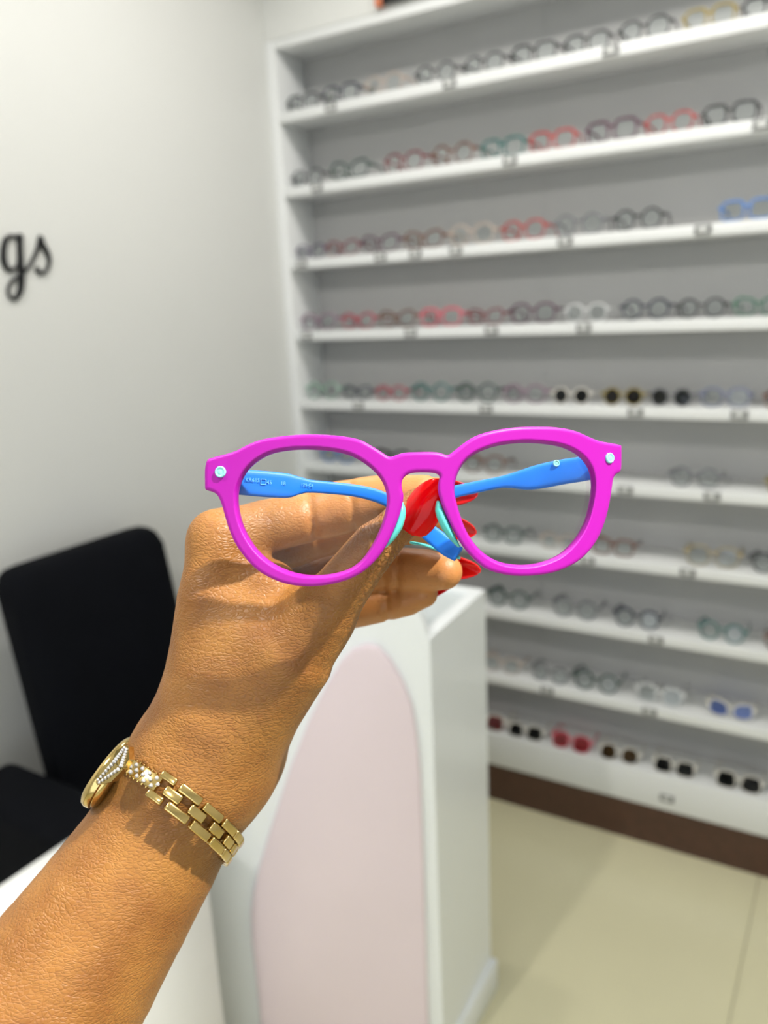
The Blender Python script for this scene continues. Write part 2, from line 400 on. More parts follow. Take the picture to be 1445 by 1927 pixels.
ROWS = {
 1: [(535, 600, 'black', 'square'), (601, 676, 'navy black', 'square'), (680, 760, 'clear beige', 'soft'), (776, 860, 'black', 'round'), (866, 951, 'black', 'soft'), (956, 1050, 'black', 'square'), (1056, 1150, 'black', 'square'), (1157, 1266, 'black', 'soft'), (1280, 1388, 'olive gold', 'square'), (1392, 1500, 'black', 'square')],
 2: [(537, 601, 'black', 'soft'), (612, 700, 'dark green', 'cat'), (717, 800, 'burgundy', 'soft'), (804, 896, 'brown', 'round'), (900, 990, 'teal', 'square'), (992, 1086, 'red', 'square'), (1096, 1204, 'plum', 'square'), (1208, 1310, 'red', 'soft'), (1316, 1430, 'black', 'square')],
 3: [(550, 606, 'purple', 'cat'), (607, 672, 'burgundy', 'cat'), (675, 752, 'plum', 'cat'), (755, 836, 'brown', 'cat'), (840, 934, 'clear beige', 'soft'), (938, 1030, 'red', 'soft'), (1038, 1140, 'grey', 'round'), (1148, 1252, 'black', 'round'), (1348, 1462, 'blue', 'square')],
 4: [(560, 630, 'mauve', 'cat'), (638, 706, 'crimson', 'cat'), (708, 784, 'brown', 'cat'), (787, 870, 'pink', 'square'), (874, 950, 'burgundy', 'cat'), (954, 1050, 'plum', 'soft'), (1058, 1146, 'clear', 'soft'), (1162, 1266, 'navy black', 'round'), (1269, 1371, 'black', 'round'), (1374, 1480, 'green', 'cat')],
 5: [(570, 638, 'clear green', 'round'), (641, 700, 'navy black', 'cat'), (703, 766, 'crimson', 'soft'), (770, 850, 'teal', 'round'), (853, 940, 'dark green', 'round'), (943, 1030, 'mauve', 'soft'), (1034, 1114, 'white', 'round', 'dark blue'), (1130, 1213, 'olive gold', 'round', 'dark brown'), (1219, 1306, 'grey', 'round', 'dark green '), (1313, 1418, 'blue grey', 'soft'), (1440, 1530, 'brown', 'soft')],
 6: [(592, 676, 'blue', 'cat'), (690, 776, 'black', 'cat'), (866, 950, 'brown', 'soft'), (1254, 1360, 'grey', 'round'), (1440, 1540, 'olive gold', 'soft')],
 7: [(905, 985, 'dark green', 'soft'), (1014, 1088, 'clear beige', 'soft'), (1108, 1196, 'brown', 'square'), (1284, 1398, 'gold wire', 'soft'), (1406, 1520, 'black', 'round')],
 8: [(912, 998, 'dark green', 'round'), (1034, 1128, 'grey', 'round'), (1150, 1246, 'navy black', 'round'), (1308, 1408, 'teal', 'round'), (1438, 1530, 'brown', 'soft')],
 9: [(905, 980, 'clear beige', 'soft'), (994, 1072, 'grey', 'round'), (1074, 1168, 'dark green', 'round'), (1192, 1290, 'clear', 'soft'), (1326, 1424, 'white', 'cat', 'sky blue')],
 10: [(868, 948, 'white', 'square', 'red lens'), (950, 1022, 'white', 'square', 'brown black'), (1031, 1113, 'pink', 'soft', 'pink red'), (1122, 1206, 'white', 'soft', 'amber brown'), (1224, 1312, 'white', 'square', 'black lens'), (1340, 1440, 'white', 'square', 'black lens')]}
ORD = ['first', 'second', 'third', 'fourth', 'fifth', 'sixth', 'seventh', 'eighth', 'ninth', 'tenth', 'eleventh', 'twelfth']
RN = {1: 'the topmost shelf row', 2: 'the second shelf row down', 3: 'the third shelf row down', 4: 'the fourth shelf row down', 5: 'the fifth shelf row down', 6: 'the sixth shelf row down',
      7: 'the seventh shelf row down', 8: 'the eighth shelf row down', 9: 'the ninth shelf row down', 10: 'the bottom shelf row'}
KY = {1: .028, 2: .028, 3: .028, 4: .028, 5: .028, 6: .024, 7: .024, 8: .024, 9: .024, 10: .014}
for k, row in ROWS.items():
    zt = ZB[k]+TH if k < 10 else .245
    right = XL+.003
    for i, it in enumerate(row):
        a, b, colour, kind = it[:4]; tint = it[4] if len(it) > 4 else None
        yg = D+KY[k]
        py = np.interp((a+b)/2, [520, 1445], {1: [190, 20], 2: [335, 220], 3: [475, 400], 4: [610, 580], 5: [740, 745], 6: [860, 905], 7: [960, 1060], 8: [1050, 1200], 9: [1150, 1350], 10: [1210, 1480]}[k])
        xa, xb = onY(a, py, yg)[0], onY(b, py, yg)[0]
        wd = min(.150 if k < 10 else .162, max(.122, (xb-xa)*.98))
        rot = random.uniform(-.06, .06) if i else 0.0
        what = ('%s framed eyeglasses' % colour) if tint is None else ('%s tinted sunglasses' % tint.strip().replace(' lens', ''))
        th = {'gold wire': .6, 'clear beige': .8, 'clear': .9}.get(colour, 1.15 if kind == 'square' else 1.0)
        if tint: th = .8
        X0 = max((xa+xb)/2, right+wd/2+.001); right = X0+wd*.485
        glasses(X0, yg, zt, rot, kind, colour, th, tint, wd,
                '%s, %s pair from the left on %s' % (what, ORD[i], RN[k]), 'eyeglasses on '+RN[k], tilt=.12 if k < 6 else (.30 if k < 10 else .55))

# ================================================================= RECEPTION COUNTER
A25 = math.radians(25); CF = np.array([-.657, 1.212, 0.]); CDIR = np.array([-math.cos(A25), -math.sin(A25), 0]); CN = np.array([math.sin(A25), -math.cos(A25), 0])
ZT = 1.0356
def onF(px, py, off=0.):
    d = ray(px, py); c = CF+CN*off; t = ((c-CAM)@CN)/(d@CN); q_ = CAM+d*t; return ((q_-CF)@CDIR, q_[2])
ctr = empty('reception_counter', (CF[0], CF[1], 0)); tag(ctr, 'white reception counter with a pink arch panel on its front', 'counter')
M_ctr = mat('counter_white_lacquer', srgb(244, 248, 250), .30, noise=.01, scale=4, coat=.2)
M_pink = mat('counter_pink_panel', srgb(234, 218, 225), .4, noise=.02, scale=5)
M_ctop = mat('counter_grey_top', srgb(208, 216, 218), .3, noise=.02)
def extr(name, pts2, o0, o1, m, parent, bevel=0.):       # pts2: (along, z) on the counter's front plane, pushed out from o0 to o1
    bm = bmesh.new()
    f3 = lambda a, z, o: tuple(CF+CDIR*a+CN*o+np.array([0, 0, z]))
    v0 = [bm.verts.new(f3(a, z, o0)) for a, z in pts2]; v1 = [bm.verts.new(f3(a, z, o1)) for a, z in pts2]
    n = len(pts2)
    bm.faces.new(v0); top = bm.faces.new(v1[::-1])
    for i in range(n): bm.faces.new((v0[i], v0[(i+1) % n], v1[(i+1) % n], v1[i]))
    bmesh.ops.recalc_face_normals(bm, faces=bm.faces)
    if bevel:
        es = [e for e in bm.edges if all(v in set(v1) for v in e.verts)]
        bmesh.ops.bevel(bm, geom=es, offset=bevel, segments=3, affect='EDGES', profile=.5)
    o = frombm(name, bm, m, None, True, 35); lp(o, parent); return o
LEN = .56
fas = [(0.0, 0.0), (0.0, ZT-.005), (.010, ZT+.03), (.025, 1.105), (.04, 1.14), (.08, 1.155), (.36, 1.15), (.42, 1.11), (.50, .86), (LEN-.015, .66), (LEN, .60), (LEN, 0.0)]
extr('front_fascia', [(a, z) for a, z in fas], -.03, 0., M_ctr, ctr, .006)
pk = [(690, 1215), (712, 1220), (735, 1245), (758, 1285), (775, 1330), (785, 1390), (791, 1460), (795, 1560), (799, 1700), (803, 1850), (806, 1927)]
pl_ = [(492, 1960), (487, 1900), (480, 1830), (473, 1770), (471, 1720), (476, 1680), (487, 1635), (503, 1580), (522, 1520), (548, 1440), (580, 1360), (612, 1295), (640, 1248), (662, 1225)]
R = [onF(x, y, .012) for x, y in pk]; L_ = [onF(x, y, .012) for x, y in pl_]
R = [(max(.012, a), z) for a, z in R]
extr('pink_arch_panel', R+[(R[-1][0], .02), (L_[0][0], .02)]+L_, 0.0003, .012, M_pink, ctr, .004)
# white wave strip at the left end of the front
s1 = [onF(335, 1765, .008), onF(360, 1927, .008)]
extr('wave_strip', [(s1[0][0]-.012, .55), (s1[0][0]-.018, .02), (LEN, .02), (LEN, .58)], 0.0003, .01, M_ctr, ctr, .003)
# body behind the fascia: narrow box with a sunk grey top inside a white rim
XC = -.660
bm = bmesh.new()
B = [(CF[0]+.0, CF[1]+.02), (XC-.008, 1.492), (-1.02, 1.40), (-1.02, 1.075)]
def prism(bm, poly, z0, z1):
    a = [bm.verts.new((x, y, z0)) for x, y in poly]; b = [bm.verts.new((x, y, z1)) for x, y in poly]
    bm.faces.new(a[::-1]); bm.faces.new(b)
    for i in range(len(poly)): bm.faces.new((a[i], a[(i+1) % len(poly)], b[(i+1) % len(poly)], b[i]))
B2 = [(CF[0], CF[1]+.0), (XC-.010, 1.492), (-1.03, 1.492), (-1.03, 1.06)]
prism(bm, B2, 0, ZT-.02)
body = lp(frombm('counter_body', bm, M_ctr), ctr)
def inset(poly, d):
    c = np.mean(poly, 0); out = []
    n = len(poly)
    for i in range(n):
        p0, p1, p2 = (np.array(poly[(i+j) % n]) for j in (-1, 0, 1))
        def off(a, b):
            t = (b-a)/np.linalg.norm(b-a); nn = np.array([-t[1], t[0]])
            if (c-a)@nn < 0: nn = -nn
            return a+nn*d, t
        a0, t0 = off(p0, p1); a1, t1 = off(p1, p2)
        s_ = np.linalg.solve(np.array([t0, -t1]).T, a1-a0); out.append(tuple(a0+t0*s_[0]))
    return out
bm = bmesh.new(); O = B2; I_ = inset(B2, .028)
for z0, z1 in ((ZT-.02, ZT),):
    vo0 = [bm.verts.new((*p_, z0)) for p_ in O]; vo1 = [bm.verts.new((*p_, z1)) for p_ in O]
    vi0 = [bm.verts.new((*p_, z0)) for p_ in I_]; vi1 = [bm.verts.new((*p_, z1)) for p_ in I_]
    for i in range(4):
        j = (i+1) % 4
        for qd in ((vo0[i], vo0[j], vo1[j], vo1[i]), (vi0[i], vi1[i], vi1[j], vi0[j]), (vo1[i], vo1[j], vi1[j], vi1[i]), (vo0[i], vi0[i], vi0[j], vo0[j])): bm.faces.new(qd)
bmesh.ops.recalc_face_normals(bm, faces=bm.faces)
bmesh.ops.bevel(bm, geom=[e for e in bm.edges if min(v.co.z for v in e.verts) > ZT-.001], offset=.007, segments=3, affect='EDGES', profile=.5)
lp(frombm('top_rim', bm, M_ctr, None, True, 40), ctr)
bm = bmesh.new(); prism(bm, I_, ZT-.0199, ZT-.012); lp(frombm('sunk_top', bm, M_ctop), ctr)
bm = bmesh.new(); addbox(bm, (XC-.012, CF[1]-.0, 0), (XC+.006, 1.499, .085), .004, 2); lp(frombm('skirting_board', bm, M_ctr, None, True, 40), ctr)

# low white cabinet in front of the chair
M_cab = mat('cabinet_white', srgb(226, 228, 226), .4, noise=.01)
cab = empty('low_cabinet', (-1.06, .62, 0)); tag(cab, 'low white cabinet in front of the black chair, left of the counter', 'cabinet')
lp(box('cabinet_body', (-1.125, .36, 0), (-.985, .915, .72), M_cab, None, .003), cab)
lp(box('cabinet_top', (-1.14, .35, .72), (-.975, .925, .75), M_cab, None, .006), cab)

# ================================================================= BLACK CHAIR
M_vel = mat('navy_black_velvet', srgb(5, 7, 13), .9, noise=.3, scale=14, bump=.2, bscale=300, spec=.15)
M_met = mat('chair_metal', srgb(40, 40, 42), .35, metal=.9)
ch = empty('armchair', (-1.40, 1.2, 0)); tag(ch, 'black upholstered armchair with a tall back against the lettered wall', 'chair')
bm = bmesh.new()
XCB = -1.60; yl, yr, zt_, zb_ = .985, 1.438, 1.104, .46
ny, nz = 14, 14
def chair_pt(u, v, side):
    # rounded rectangle in y,z with a soft pillowed face
    y = yl+(yr-yl)*u; z = zb_+(zt_-zb_)*v
    r = .05
    dz = max(0, z-(zt_-r)); dyl = max(0, (yl+r)-y); dyr = max(0, y-(yr-r))
    for dd, sg in ((dyl, 1), (dyr, -1)):
        if dd > 0 and dz > 0:
            L = math.hypot(dd, dz); mx_ = max(dd, dz)
            y += sg*dd*(1-mx_/L*1.0); z -= dz*(1-mx_/L)
    e = min(u, 1-u, v, 1-v); th = .035+.02*min(1, e*6)**.5
    return (XCB+side*th-(v-.5)*.10+0.05, y, z)
gr = {}
for sd in (-1, 1):
    for i in range(ny+1):
        for j in range(nz+1): gr[sd, i, j] = bm.verts.new(chair_pt(i/ny, j/nz, sd))
    for i in range(ny):
        for j in range(nz): bm.faces.new((gr[sd, i, j], gr[sd, i+1, j], gr[sd, i+1, j+1], gr[sd, i, j+1]))
bd = [(i, 0) for i in range(ny)]+[(ny, j) for j in range(nz)]+[(i, nz) for i in range(ny, 0, -1)]+[(0, j) for j in range(nz, 0, -1)]
for a, b in zip(bd, bd[1:]+bd[:1]): bm.faces.new((gr[-1, *a], gr[-1, *b], gr[1, *b], gr[1, *a]))
bk = frombm('backrest', bm, M_vel, None, True); lp(bk, ch)
md = bk.modifiers.new('round', 'BEVEL'); md.width = .02; md.segments = 3; md.limit_method = 'ANGLE'; md.angle_limit = math.radians(50)
lp(box('seat', (-1.60, .96, .40), (-1.19, 1.46, .53), M_vel, None, .035, 4), ch)
for yy in (.80, 1.47):
    lp(box('armrest', (-1.61, yy, .30), (-1.19, yy+.15 if yy < 1 else yy+.10, .675), M_vel, None, .03, 4), ch)
for x, y in ((-1.57, .88), (-1.57, 1.50), (-1.23, .88), (-1.23, 1.50)):
    lp(box('leg', (x-.018, y-.018, 0), (x+.018, y+.018, .41 if False else .305), M_met, None, .004), ch)
lp(box('seat_frame', (-1.60, .90, .30), (-1.20, 1.52, .405), M_vel, None, .01), ch)

# ================================================================= LETTERS ON THE LEFT WALL
M_let = mat('black_acrylic_letter', srgb(14, 15, 18), .3)
sign = empty('wall_lettering', (XW, 1.2, 1.7)); tag(sign, 'black script letters g and s on the left wall', 'sign')
def letter(name, strokes):
    segs = []
    for st in strokes:
        c = catmull([(x/7.225, 400+y/7.225, w_/7.225) for x, y, w_ in st], 7)
        q_ = np.array([onX(px, py, XW) for px, py, _ in c]); q2 = np.array([onX(px, py+1, XW) for px, py, _ in c])
        wd = c[:, 2]*np.linalg.norm(q2-q_, axis=1)
        segs.append(np.column_stack([q_[:, 1], q_[:, 2], wd*.5]))
    A = np.concatenate(segs); lo = A[:, :2].min(0)-.02; hi = A[:, :2].max(0)+.02; h = .0012; r = .0018
    gy = np.arange(lo[0], hi[0], h); gz = np.arange(lo[1], hi[1], h); gx = np.arange(-.004, .012, h)
    Yg, Zg = np.meshgrid(gy, gz, indexing='ij'); d = np.full(Yg.shape, 1e3)
    for s_ in segs:
        for (y0, z0, r0), (y1, z1, r1) in zip(s_, s_[1:]):
            ey, ez = y1-y0, z1-z0; t = np.clip(((Yg-y0)*ey+(Zg-z0)*ez)/(ey*ey+ez*ez+1e-12), 0, 1)
            d = np.minimum(d, np.hypot(Yg-y0-ey*t, Zg-z0-ez*t)-(r0+(r1-r0)*t))
    w2 = np.abs(gx-.004)-.004
    q1 = d[:, :, None]+r; qw = (w2+r)[None, None, :]
    S3 = np.hypot(np.maximum(q1, 0), np.maximum(qw, 0))+np.minimum(np.maximum(q1, qw), 0)-r
    V, Fq = nets(S3, np.array([lo[0], lo[1], -.004]), h)
    o = npmesh(name, np.column_stack([XW+.0005+V[:, 2], V[:, 0], V[:, 1]]), Fq, M_let); return lp(o, sign)
letter('letter_g', [[(220, 340, 40), (130, 320, 50), (60, 380, 75), (30, 520, 90), (35, 660, 90), (85, 770, 75), (150, 780, 55), (215, 730, 40), (235, 640, 40)],
                    [(255, 330, 90), (255, 500, 90), (262, 700, 95), (275, 860, 95), (268, 1020, 90), (235, 1120, 75), (165, 1180, 48), (105, 1120, 40), (95, 1030, 40), (140, 940, 45), (220, 880, 45), (330, 790, 45), (385, 725, 45)]])
letter('letter_s', [[(345, 780, 40), (400, 700, 45), (450, 600, 50), (500, 480, 60), (530, 360, 75)],
                    [(535, 350, 80), (565, 440, 75), (620, 540, 72), (650, 640, 62), (630, 760, 50), (560, 825, 50), (500, 800, 62), (490, 765, 62)]])

# ================================================================= HAND AND FOREARM
# camera-aligned frame for modelling: x right, y down, z away, metres; K() takes photo measurements and a depth
CR = Matrix(((RT[0], -UP[0], FW[0]), (RT[1], -UP[1], FW[1]), (RT[2], -UP[2], FW[2])))
CRN = np.array(CR)
def K(px, py, Z): return np.array([(px-W/2)/F*Z, (py-H/2)/F*Z, Z])
def rp(r, Z): return r/F*Z
def toworld(V): return np.asarray(V)@CRN.T + CAM

WR = K(327, 1520, .285)                 # wrist centre: origin of the arm's object
def chain(pts): return [(K(x, y, z), rp(r, z)) for x, y, z, r in pts]
ARM = [chain([(-120, 2230, .262, 250), (40, 1965, .268, 196), (136, 1822, .275, 166), (212, 1708, .280, 149), (277, 1608, .284, 136), (327, 1520, .286, 128), (372, 1440, .287, 122)])]
PALM = [chain([(372, 1440, .286, 122), (392, 1350, .284, 98), (393, 1250, .281, 76), (398, 1130, .280, 64), (410, 1016, .282, 50)]),     # index metacarpal
        chain([(395, 1430, .284, 112), (470, 1330, .278, 98), (545, 1240, .270, 82), (597, 1165, .267, 62)]),                         # thumb metacarpal
        chain([(420, 1330, .282, 95), (480, 1200, .279, 84), (505, 1110, .281, 58)]),                                                  # web
        chain([(450, 1420, .296, 70), (440, 1250, .305, 80), (430, 1070, .308, 52)]),                                                  # middle metacarpal
        chain([(440, 1400, .305, 80), (455, 1250, .322, 70), (450, 1120, .326, 50)]),
        chain([(440, 1400, .310, 80), (470, 1280, .335, 64), (455, 1175, .341, 46)]),
        chain([(420, 1452, .298, 50), (458, 1412, .298, 42), (500, 1350, .291, 44)])]                                                   # heel of the palm
FING = [chain([(410, 1016, .282, 52), (500, 990, .289, 50), (590, 972, .291, 47), (640, 957, .2905, 52), (690, 945, .289, 48), (748, 935, .287, 45), (790, 931, .285, 40), (822, 928, .283, 29)]),
        chain([(430, 1070, .308, 52), (520, 1030, .317, 48), (600, 1003, .319, 47), (680, 990, .312, 44), (745, 985, .305, 42), (800, 986, .299, 38), (836, 990, .295, 28)]),
        chain([(450, 1120, .326, 50), (540, 1100, .333, 46), (620, 1085, .333, 46), (700, 1076, .322, 44), (745, 1073, .316, 43), (800, 1074, .309, 41), (836, 1076, .304, 34)]),
        chain([(455, 1175, .341, 46), (540, 1165, .343, 42), (620, 1148, .336, 42), (680, 1138, .327, 41), (725, 1132, .321, 37), (765, 1124, .316, 35), (796, 1116, .312, 28)])]
THUMB = chain([(597, 1165, .268, 60), (640, 1112, .2618, 53), (680, 1058, .2575, 47), (707, 1025, .2557, 45), (735, 1000, .2560, 38), (765, 972, .2562, 38), (788, 950, .2560, 33), (800, 938, .2555, 26)])
def seg_d(Pt, c):
    d = None
    for (a, ra), (b, rb) in zip(c, c[1:]):
        ba = b-a; t = np.clip(((Pt-a)@ba)/(ba@ba), 0, 1)
        q_ = np.linalg.norm(Pt-a-t[..., None]*ba, axis=-1)-(ra+(rb-ra)*t)
        d = q_ if d is None else np.minimum(d, q_)
    return d
def smin(a, b, k):
    h_ = np.clip(.5+.5*(b-a)/k, 0, 1); return b+(a-b)*h_-k*h_*(1-h_)
def hand_sdf(Pt):
    body = seg_d(Pt, ARM[0])
    for c in PALM: body = smin(body, seg_d(Pt, c), .011)
    th = smin(body, seg_d(Pt, THUMB), .007)
    out = th
    fd = None
    for c in FING:
        f_ = seg_d(Pt, c); out = np.minimum(out, smin(body, f_, .006)); fd = f_ if fd is None else np.minimum(fd, f_)
    for c, ax_, dep, wid in CREASE:
        q_ = Pt-c; out = out+dep*np.exp(-((q_@ax_)/wid)**2)*np.clip(2-np.linalg.norm(q_, axis=-1)/.008, 0, 1)
    return out, fd, body
def crease(x, y, z, dx, dy, dep=.0010, wid=.0011):
    a_ = np.array([dx, dy, 0.]); return (K(x, y, z), a_/np.linalg.norm(a_), dep, wid)
CREASE = [crease(588, 992, .281, 1, -.15, .0012, .0014), crease(664, 962, .281, 1, -.12), crease(748, 1070, .308, 1, .05, .0008), crease(727, 1135, .314, 1, -.1, .0009), crease(757, 985, .298, 1, 0, .0008)]
HS = .001
g0 = np.array([-.150, -.014, .225]); g1 = np.array([.036, .225, .365])
axs = [np.arange(g0[i], g1[i], HS) for i in range(3)]
DV = np.empty([len(a) for a in axs], np.float32)
YY, ZZ = np.meshgrid(axs[1], axs[2], indexing='ij')
# evaluate in slabs, coarse first so that only the neighbourhood of the skin is computed finely
cs = 6
cax = [a[::cs] for a in axs]
CXg = np.stack(np.meshgrid(*cax, indexing='ij'), -1)
cd_, _, _ = hand_sdf(CXg.reshape(-1, 3)); cd_ = cd_.reshape(CXg.shape[:3])
up = np.repeat(np.repeat(np.repeat(cd_, cs, 0), cs, 1), cs, 2)[:DV.shape[0], :DV.shape[1], :DV.shape[2]]
DV[:] = up
near = np.abs(up) < HS*cs*2.2
ix = np.argwhere(near)
for s0 in range(0, len(ix), 400000):
    q_ = ix[s0:s0+400000]
    DV[q_[:, 0], q_[:, 1], q_[:, 2]] = hand_sdf(q_*HS+g0)[0]
# close the arm at the grid border (far outside the picture)
DV[0] = DV[-1] = 1; DV[:, 0] = DV[:, -1] = 1; DV[:, :, 0] = DV[:, :, -1] = 1
HV, HF = nets(DV, g0, HS)
# a few relaxing passes take the grid ripple out
def relax(V, Fq, it=3, lam=.5):
    e = np.concatenate([Fq[:, [0, 1]], Fq[:, [1, 2]], Fq[:, [2, 3]], Fq[:, [3, 0]]]); n = np.bincount(e.ravel(), minlength=len(V))[:, None]
    for k in range(it):
        for l in (lam, -lam*1.03):
            S_ = np.zeros_like(V)
            for c in range(3):
                S_[:, c] = np.bincount(e[:, 0], V[e[:, 1], c], len(V))+np.bincount(e[:, 1], V[e[:, 0], c], len(V))
            V = V+l*(S_/n-V)
    return V
HV = relax(HV, HF, 4)

# skin
def skin_material():
    m = bpy.data.materials.new('brown_skin'); m.use_nodes = True; nt = m.node_tree; N = nt.nodes; Lk = nt.links.new; b = N['Principled BSDF']
    tc = N.new('ShaderNodeTexCoord')
    def node(t, **kw):
        n = N.new(t)
        for k_, v_ in kw.items(): n.inputs[k_].default_value = v_
        return n
    def math_(op, a, b_=None, c=None):
        n = N.new('ShaderNodeMath'); n.operation = op
        for i_, x in enumerate((a, b_, c)):
            if x is None: continue
            if hasattr(x, 'links'): Lk(x, n.inputs[i_])
            else: n.inputs[i_].default_value = x
        return n.outputs[0]
    # colour: warm brown, mottled, paler palm side
    nz = node('ShaderNodeTexNoise', Scale=55., Detail=5.); Lk(tc.outputs['Object'], nz.inputs['Vector'])
    cr = N.new('ShaderNodeValToRGB'); Lk(nz.outputs['Fac'], cr.inputs[0])
    cr.color_ramp.elements[0].position = .3; cr.color_ramp.elements[0].color = srgb(132, 83, 34)
    cr.color_ramp.elements[1].position = .72; cr.color_ramp.elements[1].color = srgb(164, 113, 52)
    at = N.new('ShaderNodeAttribute'); at.attribute_name = 'palm_tone'
    mx = N.new('ShaderNodeMix'); mx.data_type = 'RGBA'; Lk(at.outputs['Fac'], mx.inputs['Factor']); Lk(cr.outputs[0], mx.inputs['A'])
    mx.inputs['B'].default_value = srgb(178, 119, 64)
    # freckles
    fn = node('ShaderNodeTexNoise', Scale=420., Detail=2.); Lk(tc.outputs['Object'], fn.inputs['Vector'])
    fk = N.new('ShaderNodeMapRange'); fk.inputs[1].default_value = .62; fk.inputs[2].default_value = .75; fk.inputs[3].default_value = 0; fk.inputs[4].default_value = .35
    Lk(fn.outputs['Fac'], fk.inputs[0])
    m2 = N.new('ShaderNodeMix'); m2.data_type = 'RGBA'; Lk(fk.outputs[0], m2.inputs['Factor']); Lk(mx.outputs['Result'], m2.inputs['A']); m2.inputs['B'].default_value = srgb(128, 74, 36)
    b.inputs['Roughness'].default_value = .46; b.inputs['Specular IOR Level'].default_value = .45
    b.inputs['Subsurface Weight'].default_value = .12; b.inputs['Subsurface Radius'].default_value = (.6, .25, .12); b.inputs['Subsurface Scale'].default_value = .004
    # relief: fine skin cells stretched across the limb, with deep folds where the thumb bends
    mp = N.new('ShaderNodeMapping'); mp.inputs['Rotation'].default_value = (0, 0, math.radians(-24)); mp.inputs['Scale'].default_value = (520, 900, 700)
    nw = node('ShaderNodeTexNoise', Scale=60., Detail=2.); Lk(tc.outputs['Object'], nw.inputs['Vector'])
    vm = N.new('ShaderNodeVectorMath'); vm.operation = 'MULTIPLY_ADD'; Lk(nw.outputs['Color'], vm.inputs[0]); vm.inputs[1].default_value = (.006, .006, .006); Lk(tc.outputs['Object'], vm.inputs[2])
    Lk(vm.outputs[0], mp.inputs['Vector'])
    vo = N.new('ShaderNodeTexVoronoi'); vo.feature = 'DISTANCE_TO_EDGE'; vo.inputs['Scale'].default_value = 1.0; Lk(mp.outputs[0], vo.inputs['Vector'])
    c1 = N.new('ShaderNodeMapRange'); c1.inputs[1].default_value = 0; c1.inputs[2].default_value = .22; Lk(vo.outputs['Distance'], c1.inputs[0])
    # broader creases
    mp2 = N.new('ShaderNodeMapping'); mp2.inputs['Rotation'].default_value = (0, 0, math.radians(-24)); mp2.inputs['Scale'].default_value = (150, 420, 300); Lk(vm.outputs[0], mp2.inputs['Vector'])
    v2 = N.new('ShaderNodeTexVoronoi'); v2.feature = 'DISTANCE_TO_EDGE'; v2.inputs['Scale'].default_value = 1.0; Lk(mp2.outputs[0], v2.inputs['Vector'])
    c2 = N.new('ShaderNodeMapRange'); c2.inputs[1].default_value = 0; c2.inputs[2].default_value = .12; Lk(v2.outputs['Distance'], c2.inputs[0])
    # thumb folds run across the thumb
    ang = math.radians(-47)
    mp3 = N.new('ShaderNodeMapping'); mp3.inputs['Rotation'].default_value = (0, 0, math.radians(44)); mp3.inputs['Scale'].default_value = (620, 260, 300); Lk(vm.outputs[0], mp3.inputs['Vector'])
    v3 = N.new('ShaderNodeTexVoronoi'); v3.feature = 'DISTANCE_TO_EDGE'; v3.inputs['Scale'].default_value = 1.0; Lk(mp3.outputs[0], v3.inputs['Vector'])
    c3 = N.new('ShaderNodeMapRange'); c3.inputs[1].default_value = 0; c3.inputs[2].default_value = .30; Lk(v3.outputs['Distance'], c3.inputs[0])
    tw = N.new('ShaderNodeAttribute'); tw.attribute_name = 'fold'
    sm = N.new('ShaderNodeAttribute'); sm.attribute_name = 'palm_tone'
    fine = math_('MULTIPLY', c1.outputs[0], math_('MULTIPLY_ADD', sm.outputs['Fac'], -.75, 1.0))
    h = math_('MULTIPLY_ADD', c2.outputs[0], math_('MULTIPLY_ADD', sm.outputs['Fac'], -.6, .7), fine)
    h = math_('ADD', h, math_('MULTIPLY', c3.outputs[0], math_('MULTIPLY', tw.outputs['Fac'], 8.0)))
    bp = N.new('ShaderNodeBump'); bp.inputs['Strength'].default_value = .42; bp.inputs['Distance'].default_value = .00032
    Lk(h, bp.inputs['Height']); Lk(bp.outputs['Normal'], b.inputs['Normal'])
    Lk(m2.outputs['Result'], b.inputs['Base Color'])
    return m
M_skin = skin_material()
person = npmesh('person', HV-WR, HF, M_skin)
person.matrix_world = Matrix.Translation(Vector(toworld(WR))) @ CR.to_4x4()
tag(person, 'outstretched hand and bare forearm with long red nails, pinching magenta eyeglasses', 'person')
_, fd, bd_ = hand_sdf(HV)
thd = seg_d(HV, THUMB)
tone = np.clip(1-(fd-.0005)/.004, 0, 1)*np.clip((thd+.001)/.004, 0, 1)
# the knuckle side of the first finger keeps the darker back-of-hand tone
dors = np.clip(((HV[:, 0]-K(560, 1000, .29)[0]))/.014+.5, 0, 1); tone *= dors
a_ = person.data.attributes.new('palm_tone', 'FLOAT', 'POINT'); a_.data.foreach_set('value', tone.astype(np.float32))
fold = np.zeros(len(HV))
for (x, y, z, rad, wt) in ((704, 1016, .2475, .0080, 1.0), (728, 1056, .254, .0075, 1.0), (690, 1100, .259, .008, .7), (640, 1180, .266, .010, .45), (600, 1260, .27, .012, .3), (664, 1010, .256, .006, .5)):
    fold = np.maximum(fold, wt*np.exp(-(np.linalg.norm(HV-K(x, y, z), axis=1)/rad)**2))
a_ = person.data.attributes.new('fold', 'FLOAT', 'POINT'); a_.data.foreach_set('value', fold.astype(np.float32))

